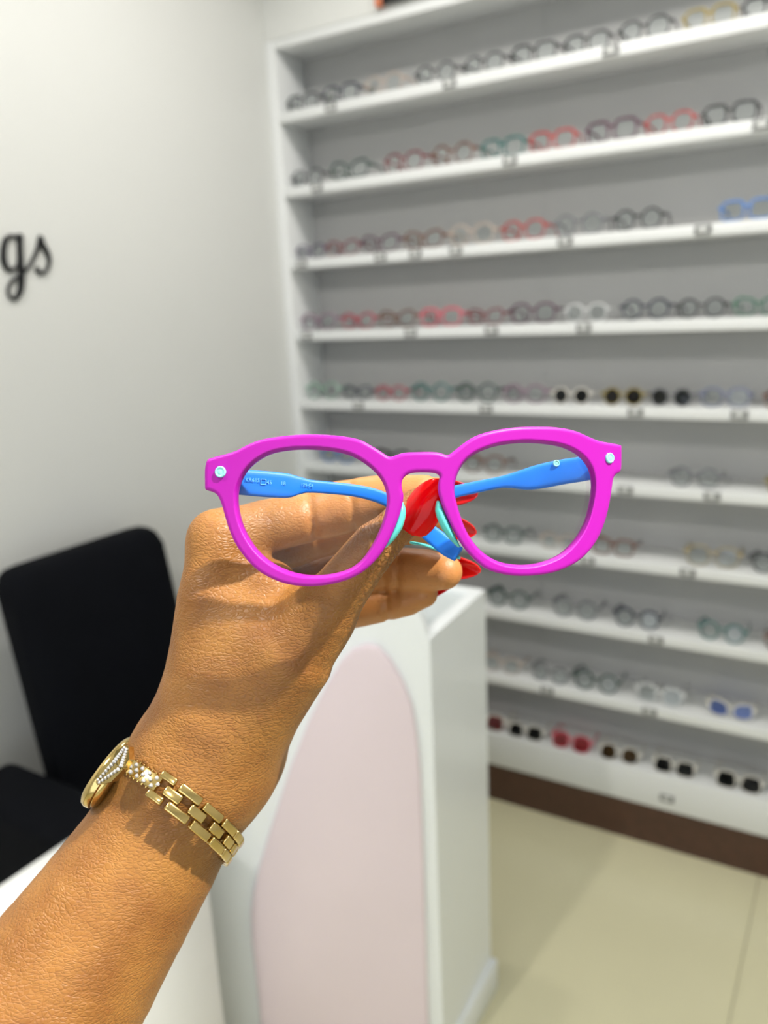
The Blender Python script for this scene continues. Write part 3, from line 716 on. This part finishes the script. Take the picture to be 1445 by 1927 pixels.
# ------------------------------------------------ long red nails
M_nail = mat('red_gel_polish', srgb(216, 4, 8), .10, noise=.03, scale=200, spec=.22)
def nail(base, tip, nrm, width, arch=.25, sag=.12):
    d = tip-base; L = np.linalg.norm(d); d = d/L; n_ = np.array(nrm, float); n_ -= d*(n_@d); n_ /= np.linalg.norm(n_); s_ = np.cross(d, n_)
    nu, nv = 18, 11; V = []
    for lay in (0, 1):
        for i in range(nu+1):
            t = i/nu
            wv = width*.5*(.80+.20*min(1, t/.25))*(1 if t < .42 else math.sqrt(max(0, 1-((t-.42)/.585)**2))**1.25)*(math.sqrt(min(1, (t+.02)/.10)))
            for j in range(nv):
                q = -1+2*j/(nv-1)
                V.append(base+d*L*t+s_*wv*q+n_*(-(wv*q)**2/width*arch*4+L*sag*(1-(2*t-1)**2)*.5-lay*.0009))
    m_ = (nu+1)*nv; Fc = []
    for i in range(nu):
        for j in range(nv-1):
            a, b = i*nv+j, (i+1)*nv+j
            Fc.append((a, b, b+1, a+1)); Fc.append((m_+a, m_+a+1, m_+b+1, m_+b))
    bd2 = [i*nv for i in range(nu+1)]+[nu*nv+j for j in range(1, nv)]+[i*nv+nv-1 for i in range(nu-1, -1, -1)]+[j for j in range(nv-2, 0, -1)]
    for a, b in zip(bd2, bd2[1:]+bd2[:1]): Fc.append((a, m_+a, m_+b, b))
    bm = bmesh.new(); vs = [bm.verts.new(tuple(q-WR)) for q in V]
    for f_ in Fc:
        try: bm.faces.new([vs[k] for k in f_])
        except ValueError: pass
    bmesh.ops.remove_doubles(bm, verts=bm.verts, dist=1e-6)
    o = frombm('fingernail', bm, M_nail, person, True); return o
nail(K(764, 1000, .2494), K(830, 902, .2462), (-.22, -.22, -.95), .0122, .26, .14)
nail(K(790, 918, .2905), K(899, 930, .2875), (.05, -.35, .95), .0100, .3, .10)
nail(K(800, 976, .3040), K(897, 1002, .3005), (.05, -.30, .95), .0096, .3, .10)
nail(K(800, 1055, .3150), K(905, 1073, .3100), (.05, -.35, .92), .0100, .3, .10)
nail(K(765, 1118, .3225), K(861, 1086, .3170), (.10, -.25, .95), .0085, .3, .10)

# ================================================================= MAGENTA EYEGLASSES
M_mag = mat('magenta_matte_acetate', srgb(170, 10, 160), .45, noise=.03, scale=60, spec=.4)
M_blue = mat('blue_rubber_temple', srgb(8, 116, 224), .5, noise=.03, scale=80)
M_mint = mat('mint_nose_pad', srgb(92, 206, 196), .35, noise=.03)
M_mintd = mat('mint_rivet', srgb(150, 226, 216), .25, noise=.03)
M_lens = lens_mat('clear_spectacle_lens', (.975, .982, .982, 1), .3)
OUT = [(384, 866), (400, 860), (440, 850), (463, 837), (490, 826), (530, 820), (575, 816), (630, 818), (675, 825), (695, 836), (715, 848), (733, 861), (745, 856), (760, 851), (790, 850), (822, 850), (835, 854), (843, 857), (855, 848), (873, 833), (897, 818), (930, 809), (970, 803), (1010, 802), (1050, 803), (1085, 810), (1110, 822), (1130, 830), (1150, 833), (1169, 837), (1171, 838), (1171, 870), (1170, 888), (1160, 892), (1155, 900), (1152, 925), (1147, 955), (1139, 985), (1125, 1018), (1103, 1046), (1077, 1065), (1045, 1078), (1010, 1084), (970, 1085), (940, 1080), (915, 1072), (895, 1056), (876, 1035), (857, 1005), (840, 970), (828, 938), (824, 920), (826, 905), (829, 896), (823, 890), (808, 888), (780, 888), (766, 892), (756, 903), (756, 920), (760, 932), (757, 950), (751, 973), (739, 1003), (724, 1033), (706, 1057), (680, 1080), (647, 1095), (608, 1103), (575, 1105), (537, 1100), (504, 1087), (477, 1069), (456, 1045), (438, 1018), (426, 985), (418, 956), (412, 938), (404, 927), (386, 922), (384, 920)]
INL = [(578, 844), (617, 846), (653, 853), (680, 866), (703, 884), (718, 902), (727, 923), (729, 944), (724, 970), (715, 997), (700, 1027), (682, 1054), (659, 1072), (626, 1082), (590, 1085), (555, 1081), (519, 1067), (489, 1045), (468, 1018), (453, 988), (446, 959), (444, 932), (449, 908), (462, 884), (483, 865), (510, 851), (546, 845)]
INR = [(994, 831), (1036, 834), (1067, 841), (1091, 854), (1108, 872), (1117, 894), (1118, 922), (1113, 953), (1103, 988), (1084, 1019), (1060, 1043), (1032, 1057), (998, 1065), (963, 1064), (935, 1057), (908, 1040), (887, 1015), (873, 988), (863, 956), (856, 929), (856, 911), (863, 887), (876, 867), (897, 851), (928, 839), (960, 833)]
_zc = np.polyfit((np.array([384, 590, 795, 985, 1170])-780)/400., [.2435, .2380, .2365, .2455, .2610], 3)
def Zf(px): return np.polyval(_zc, (np.asarray(px)-780)/400.)
GC = K(790, 870, .2365)
eg = empty('eyeglasses', toworld(GC)); eg.rotation_euler = CR.to_euler()
tag(eg, 'magenta kids eyeglasses with bright blue temples held up in the hand', 'eyeglasses')
bpy.context.view_layer.update()
def KV(px, py, dz=0.):
    Z = Zf(px); return np.stack([(np.asarray(px)-W/2)/F*Z, (np.asarray(py)-H/2)/F*Z, Z+dz], -1)
OUTs, INLs, INRs = chaikin(OUT, 2), chaikin(INL, 2), chaikin(INR, 2)
PXM = 6330.                              # photo measure per metre at the frame
h = 1.7; gx = np.arange(376, 1180, h); gy = np.arange(794, 1114, h); gw = np.arange(-4*h, .0042*PXM+4*h, h)
Xg, Yg = np.meshgrid(gx, gy, indexing='ij')
d2 = poly_sdf(Xg, Yg, OUTs); dl = np.minimum(poly_sdf(Xg, Yg, INLs), poly_sdf(Xg, Yg, INRs))
r_ = .0011*PXM; hw = .0021*PXM; wv = (np.abs(gw-hw)-hw)[None, None, :]
def rext(d, r):
    q1 = d[:, :, None]+r; qw = wv+r
    return np.hypot(np.maximum(q1, 0), np.maximum(qw, 0))+np.minimum(np.maximum(q1, qw), 0)-r
# outer edge softly rounded; lens opening with a sloped inner lip
slope = np.clip((gw/(2*hw)), 0, 1)[None, None, :]
body3 = rext(d2, r_)
hole = -(dl[:, :, None]+0.3 - 4.5*np.clip(1-slope*1.8, 0, 1))
D3 = np.maximum(body3, hole*.95)
V, Fq = nets(D3, np.array([gx[0], gy[0], gw[0]]), h)
V = relax(V, Fq, 3)
fv = KV(V[:, 0], V[:, 1])+np.column_stack([np.zeros(len(V)), np.zeros(len(V)), V[:, 2]/PXM])
front = npmesh('frame_front', fv-GC, Fq, M_mag, eg)
# lenses seated in the rim
for cont in (INLs, INRs):
    c0 = cont.mean(0); VV = []; FF = []
    n = len(cont); rs = [1.012, .97, .85, .65, .4, .15]
    for lay, dz in ((0, .0016), (1, .0028)):
        for s_ in rs:
            q_ = c0+(cont-c0)*s_; k_ = KV(q_[:, 0], q_[:, 1], dz); k_[:, 2] -= .0006*(1-s_*s_); VV.append(k_)
        VV.append(KV(c0[None, 0], c0[None, 1], dz-.0006))
    VV = np.concatenate(VV); per = len(rs)*n+1
    for lay in (0, 1):
        o_ = lay*per
        for r0 in range(len(rs)-1):
            for i in range(n):
                a, b = o_+r0*n+i, o_+r0*n+(i+1) % n; q_ = (a, b, b+n, a+n); FF.append(q_ if lay else q_[::-1])
        for i in range(n):
            q_ = (o_+(len(rs)-1)*n+i, o_+(len(rs)-1)*n+(i+1) % n, o_+per-1); FF.append(q_ if lay else q_[::-1])
    for i in range(n): FF.append((i, (i+1) % n, per+(i+1) % n, per+i))
    pydata('lens', VV-GC, FF, M_lens, eg)
# rivets
def rivet(px, py, rad, dz, parent, m_=M_mintd, Zc=None, nrm=(0, 0, -1)):
    c = KV(np.array(px), np.array(py), dz) if Zc is None else K(px, py, Zc)
    bm = bmesh.new(); n = 28; nn = Vector(nrm).normalized(); X_ = nn.orthogonal().normalized(); Y_ = nn.cross(X_)
    prof = [(1.0, -.0004), (1.0, .0002), (.90, .00045), (.72, .00045), (.62, .0002), (.5, .00025), (.2, .0004)]
    rings = [[bm.verts.new(Vector(c-GC)+X_*(rad*q*math.cos(2*math.pi*k/n))+Y_*(rad*q*math.sin(2*math.pi*k/n))+nn*z) for k in range(n)] for q, z in prof]
    for a, b in zip(rings, rings[1:]):
        for k in range(n): bm.faces.new((a[k], a[(k+1) % n], b[(k+1) % n], b[k]))
    bm.faces.new(rings[-1]); return frombm('rivet', bm, m_, parent, True)
def fnorm(px):
    a, b = KV(np.array(px-6.), np.array(870.)), KV(np.array(px+6.), np.array(870.)); return ((b[2]-a[2])/(b[0]-a[0]), 0, -1)
rivet(415, 888, .00175, -.0002, eg, nrm=fnorm(415)); rivet(1147, 862, .0017, -.0002, eg, nrm=fnorm(1147))
# nose pads: mint crescents on the inner flanks of the bridge
def pad(px_line, w0, Z0, Z1):
    c = catmull(px_line, 6); n = len(c); mseg = 10; VV = []; FF = []
    for i, (x, y) in enumerate(c):
        t = i/(n-1); wd = w0*math.sin(math.pi*(t*.94+.03))**.6
        ctr_ = KV(np.array(x), np.array(y), (Z0+Z1)/2)
        for j in range(mseg):
            a = 2*math.pi*j/mseg; VV.append(ctr_+np.array([wd*math.cos(a), 0, (Z1-Z0)/2*math.sin(a)*math.sin(math.pi*(t*.9+.05))**.4]))
    for i in range(n-1):
        for j in range(mseg): FF.append((i*mseg+j, i*mseg+(j+1) % mseg, (i+1)*mseg+(j+1) % mseg, (i+1)*mseg+j))
    FF.append(tuple(range(mseg))[::-1]); FF.append(tuple((n-1)*mseg+j for j in range(mseg)))
    return pydata('nose_pad', np.array(VV)-GC, FF, M_mint, eg)
pad([(757, 945), (756, 965), (749, 990), (738, 1012), (724, 1032)], .0016, .0005, .0092)
pad([(826, 942), (829, 962), (838, 985), (850, 1008), (866, 1031)], .0016, .0005, .0085)
# temples
def temple(path, name='temple', flip=1):
    c = catmull(path, 10); pts = np.array([K(x, y, z) for x, y, z, _ in c]); hs = c[:, 3]/F*c[:, 2]/2
    n = len(c); prof = [(math.copysign(abs(math.cos(a))**.5, math.cos(a)), math.copysign(abs(math.sin(a))**.5, math.sin(a))) for a in np.linspace(0, 2*math.pi, 20, endpoint=False)]
    VV = []; FF = []
    for i in range(n):
        t = pts[min(i+1, n-1)]-pts[max(i-1, 0)]; t /= np.linalg.norm(t)
        zax = np.array([0, .0, 1.]); upv = np.cross(t, zax); upv /= np.linalg.norm(upv); sv = np.cross(t, upv)
        for a, b in prof: VV.append(pts[i]+upv*hs[i]*a+sv*.0016*b)
    m_ = len(prof)
    for i in range(n-1):
        for j in range(m_): FF.append((i*m_+j, i*m_+(j+1) % m_, (i+1)*m_+(j+1) % m_, (i+1)*m_+j))
    FF.append(tuple(range(m_))[::-1]); FF.append(tuple((n-1)*m_+j for j in range(m_)))
    return pydata(name, np.array(VV)-GC, FF, M_blue, eg)
tl = temple([(404, 902, .2485, 46), (450, 907, .2515, 48), (500, 911, .2545, 49), (540, 914, .2570, 46), (562, 914, .2585, 34), (582, 915, .2600, 25), (620, 918, .2625, 23), (665, 923, .2655, 23), (705, 932, .2685, 24), (735, 945, .2705, 24), (765, 965, .2715, 26), (792, 990, .2715, 30), (820, 1012, .2700, 34), (842, 1030, .2685, 34), (862, 1043, .2670, 30)])
tr = temple([(1150, 868, .2655, 44), (1110, 880, .2680, 46), (1060, 888, .2705, 47), (1020, 896, .2725, 46), (990, 902, .2735, 40), (962, 905, .2745, 28), (940, 908, .2750, 22), (900, 916, .2755, 22), (858, 925, .2755, 23), (820, 936, .2755, 24), (785, 950, .2760, 26), (755, 972, .2765, 28), (735, 1000, .2770, 30), (722, 1024, .2775, 26)])
rivet(1047, 872, .0011, 0, tr, Zc=.2696)
# mint rubber cap along the ear tip
cp = catmull([(772, 1021, .2775), (800, 1026, .2765), (830, 1037, .2745), (850, 1047, .2715), (866, 1050, .2685)], 6)
VV = []; FF = []
for i, (x, y, z) in enumerate(cp):
    for j in range(8):
        a = 2*math.pi*j/8; VV.append(K(x, y, z)+np.array([.0003*math.cos(a), .0005*math.sin(a), .0016*math.cos(a)]))
for i in range(len(cp)-1):
    for j in range(8): FF.append((i*8+j, i*8+(j+1) % 8, (i+1)*8+(j+1) % 8, (i+1)*8+j))
FF.append(tuple(range(8))[::-1]); FF.append(tuple((len(cp)-1)*8+j for j in range(8)))
o = pydata('temple_tip_inlay', np.array(VV)-GC, FF, M_mint, tl)
# hinges
for (px, py, Z) in ((404, 902, .2478), (1152, 868, .2652)):
    bm = bmesh.new(); c = K(px, py, Z)-GC
    addbox(bm, c-np.array([.0022, .0028, .0022]), c+np.array([.0022, .0028, .0022]), .0006, 2); frombm('hinge', bm, M_mag, eg, True, 40)
# print on the inside of the left temple
M_print = mat('temple_print', srgb(112, 188, 250), .4)
def print_text(s, px, py, hgt, Z):
    cu = bpy.data.curves.new('temple_print', 'FONT'); cu.body = s; cu.size = hgt/F*Z; cu.extrude = .00004
    o = bpy.data.objects.new('temple_print', cu); COL.objects.link(o)
    me = bpy.data.meshes.new_from_object(o.evaluated_get(bpy.context.evaluated_depsgraph_get())); bpy.data.objects.remove(o)
    n = len(me.vertices); co = np.empty(n*3); me.vertices.foreach_get('co', co); co = co.reshape(-1, 3)
    X_ = K(560, 914, .2584)-K(450, 907, .2515); X_ /= np.linalg.norm(X_); nz_ = np.cross(X_, [0, 1, 0]); nz_ /= np.linalg.norm(nz_)
    if nz_[2] > 0: nz_ = -nz_
    Yd = np.cross(nz_, X_); Yd = Yd if Yd[1] < 0 else -Yd
    b0 = K(px, py, Z); co = b0+co[:, :1]*X_+co[:, 1:2]*Yd+nz_*(.0019+co[:, 2:3])-GC
    me.vertices.foreach_set('co', co.astype(np.float32).ravel()); me.update()
    return link('temple_print', me, M_print, tl, False)
try:
    print_text('KR615', 459, 906, 10, .2520); print_text('\u25a1', 486, 912, 15, .2537)
    print_text('45', 499, 911, 10, .2545); print_text('18', 525, 913, 10, .2562); print_text('129-C4', 563, 915, 8, .2585)
except Exception as ex:
    print('print skipped', ex)

# ================================================================= GOLD WATCH ON THE WRIST
M_gold = mat('polished_gold', srgb(214, 186, 122), .18, metal=1.0, noise=.05, scale=300)
M_cry = mat('crystal_stones', srgb(250, 250, 252), .04, noise=.02, metal=.0, trans=.6, coat=1.0)
watch = empty('wrist_watch', toworld(WR)); watch.rotation_euler = CR.to_euler()
tag(watch, 'gold bracelet watch with crystal bar worn on the wrist', 'watch')
E1 = np.array([.80, .60, 0.]); E2 = np.array([-.30, .47, 1.]); E2 -= E1*(E1@E2); E2 /= np.linalg.norm(E2)
RC = K(330, 1522, .286)
def ring_pt(th, off=0.):
    d = E1*math.cos(th)+E2*math.sin(th); lo, hi = .004, .05
    for _ in range(30):
        md_ = (lo+hi)/2
        if hand_sdf((RC+d*md_)[None])[0][0] < 0: lo = md_
        else: hi = md_
    return RC+d*(lo+off)
ths = np.linspace(math.pi, 3*math.pi, 121)          # from the left edge across the front (towards the lens) and round the back
rg = np.array([ring_pt(t) for t in ths]); arc = np.concatenate([[0], np.cumsum(np.linalg.norm(np.diff(rg, axis=0), axis=1))])
AX = np.cross(E1, E2); AX /= np.linalg.norm(AX)
def frame_at(s_):
    s_ = s_ % arc[-1]
    p_ = np.array([np.interp(s_, arc, rg[:, c]) for c in range(3)])
    a = np.array([np.interp((s_+.001) % arc[-1], arc, rg[:, c]) for c in range(3)]); b = np.array([np.interp((s_-.001) % arc[-1], arc, rg[:, c]) for c in range(3)])
    t = a-b; t /= np.linalg.norm(t); n_ = np.cross(t, AX); n_ /= np.linalg.norm(n_)
    if n_@(p_-RC) < 0: n_ = -n_
    bx = np.cross(n_, t)
    return p_, t, bx, n_
def bead(s_, side, L, Wd, Hh, z, name, bev=.0007, parent=watch, m_=M_gold):
    p_, t, bx, n_ = frame_at(s_); c = p_+bx*side+n_*z-WR
    Mx = Matrix(((t[0], bx[0], n_[0], c[0]), (t[1], bx[1], n_[1], c[1]), (t[2], bx[2], n_[2], c[2]), (0, 0, 0, 1)))
    bm = bmesh.new(); addbox(bm, (-L/2, -Wd/2, -Hh/2), (L/2, Wd/2, Hh/2), bev, 3, Mx); return frombm(name, bm, m_, parent, True, 50)
def s_at(px, py):                       # arc length where the band crosses a photo point
    Q = rg/rg[:, 2:3]*F+np.array([W/2, H/2, 0]); d = np.hypot(Q[:, 0]-px, Q[:, 1]-py); d[rg[:, 2] > RC[2]+.012] = 1e9
    return arc[int(np.argmin(d))]
S0 = s_at(303, 1480); SG = 1
SC_ = s_at(215, 1452)
if SC_ > arc[-1]/2: SC_ -= arc[-1]
LK = .0092; n_l = int((arc[-1]-S0-.006)/LK)
bead(S0+.0005, -.0035, .0062, .0027, .0026, .0016, 'end_link'); bead(S0+.0005, .0035, .0062, .0027, .0026, .0016, 'end_link')
for i in range(n_l):
    s_ = S0+.0086+i*LK
    bead(s_, -.0034, LK*.95, .0031, .0026, .0015, 'outer_link'); bead(s_, .0034, LK*.95, .0031, .0026, .0015, 'outer_link')
for i in range(n_l):
    bead(S0+.0045+i*LK, 0, LK*.72, .0034, .0024, .0014, 'centre_link')
# crystal bar between case and links
sb0, sb1 = SC_+.002, S0-.001
bl = sb1-sb0
nb = 6
for i in range(nb):
    bead(sb0+bl*(i+.5)/nb, 0, bl/nb*1.12, .0048, .0018, .0012, 'bar_plate', .0003)
bmc = bmesh.new(); bmr = bmesh.new()
for i in range(13):
    for j in (-1, 0, 1):
        p_, t, bx, n_ = frame_at(sb0+bl*(i+.5+.5*(j == 0))/13); c = p_+bx*(j*.0014)+n_*.0024-WR
        bmesh.ops.create_icosphere(bmc, subdivisions=1, radius=.00078, matrix=Matrix.Translation(Vector(c)))
for i in range(22):
    for j in (-1, 1):
        p_, t, bx, n_ = frame_at(sb0+bl*(i+.5)/22); c = p_+bx*(j*.0026)+n_*.0020-WR
        bmesh.ops.create_icosphere(bmr, subdivisions=1, radius=.00042, matrix=Matrix.Translation(Vector(c)))
# the case: a round drum standing on the outer side of the wrist
pc, tc_, bxc, nc = frame_at(SC_)
NC = np.array([-.83, -.55, .06]); NC /= np.linalg.norm(NC)
CC = K(212, 1455, .281)
LX = np.array([.62, -.78, .05]); LX -= NC*(LX@NC); LX /= np.linalg.norm(LX); LY = np.cross(NC, LX)
def caseP(x, y, z): return CC+LX*x+LY*y+NC*z-WR
bm = bmesh.new(); n = 56; R0 = .0134
prof = [(.0, -.0036), (.70, -.0036), (.86, -.0030), (.93, -.0016), (.93, -.0010), (1.0, -.0006), (1.02, .0010), (.99, .0024), (.90, .0032), (.88, .0026), (.0, .0026)]
rings = []
for q, z in prof:
    if q == 0: rings.append([bm.verts.new(tuple(caseP(0, 0, z)))])
    else: rings.append([bm.verts.new(tuple(caseP(R0*q*math.cos(2*math.pi*k/n), R0*q*math.sin(2*math.pi*k/n), z))) for k in range(n)])
for a, b in zip(rings, rings[1:]):
    for k in range(n):
        if len(a) == 1: bm.faces.new((a[0], b[k], b[(k+1) % n]))
        elif len(b) == 1: bm.faces.new((a[k], a[(k+1) % n], b[0]))
        else: bm.faces.new((a[k], a[(k+1) % n], b[(k+1) % n], b[k]))
case = frombm('case', bm, M_gold, watch, True, 45)
bm = bmesh.new(); addbox(bm, (-.0012, -.0012, -.0012), (.0012, .0012, .0012), .0004, 2, Matrix.Translation(Vector(caseP(R0+.001, 0, 0))) @ Matrix(((LX[0], LY[0], NC[0]), (LX[1], LY[1], NC[1]), (LX[2], LY[2], NC[2]))).to_4x4())
frombm('crown', bm, M_gold, case, True)
# two studded wings of the lug, a V from the bar towards the case rim
bp_, bt, bb, bn = frame_at(sb0)
for sg in (-1, 1):
    tipw = K(243, 1404, .2615) if sg < 0 else K(186, 1474, .2625)
    rt = K(226, 1438, .2605); d = tipw-rt; L = np.linalg.norm(d); d /= L; nn = np.array([-.35, -.25, -.9]); nn -= d*(nn@d); nn /= np.linalg.norm(nn); sd = np.cross(d, nn)
    bm = bmesh.new(); o8 = []
    for k, (t, wd) in enumerate(((-.08, .0026), (.5, .0030), (1.0, .0006))):
        c = rt+d*L*t-WR; o8.append([bm.verts.new(tuple(c+sd*wd*a+nn*.0011*b)) for a, b in ((-1, -1.6), (1, -1.6), (1, 1), (-1, 1))])
    for a, b in zip(o8, o8[1:]):
        for k in range(4): bm.faces.new((a[k], a[(k+1) % 4], b[(k+1) % 4], b[k]))
    bm.faces.new(o8[0]); bm.faces.new(o8[-1][::-1]); frombm('lug_wing', bm, M_gold, watch)
    for i in range(7):
        t = (i+.3)/7; wd = .0028*(1-t*.75)
        for j in (-.55, .55):
            c = rt+d*L*t*.95+sd*wd*j+nn*.0014-WR
            bmesh.ops.create_icosphere(bmc, subdivisions=1, radius=.0008*(1-.35*t), matrix=Matrix.Translation(Vector(c)))
frombm('crystal_stones', bmc, M_cry, watch); frombm('beaded_edge', bmr, M_gold, watch, True)
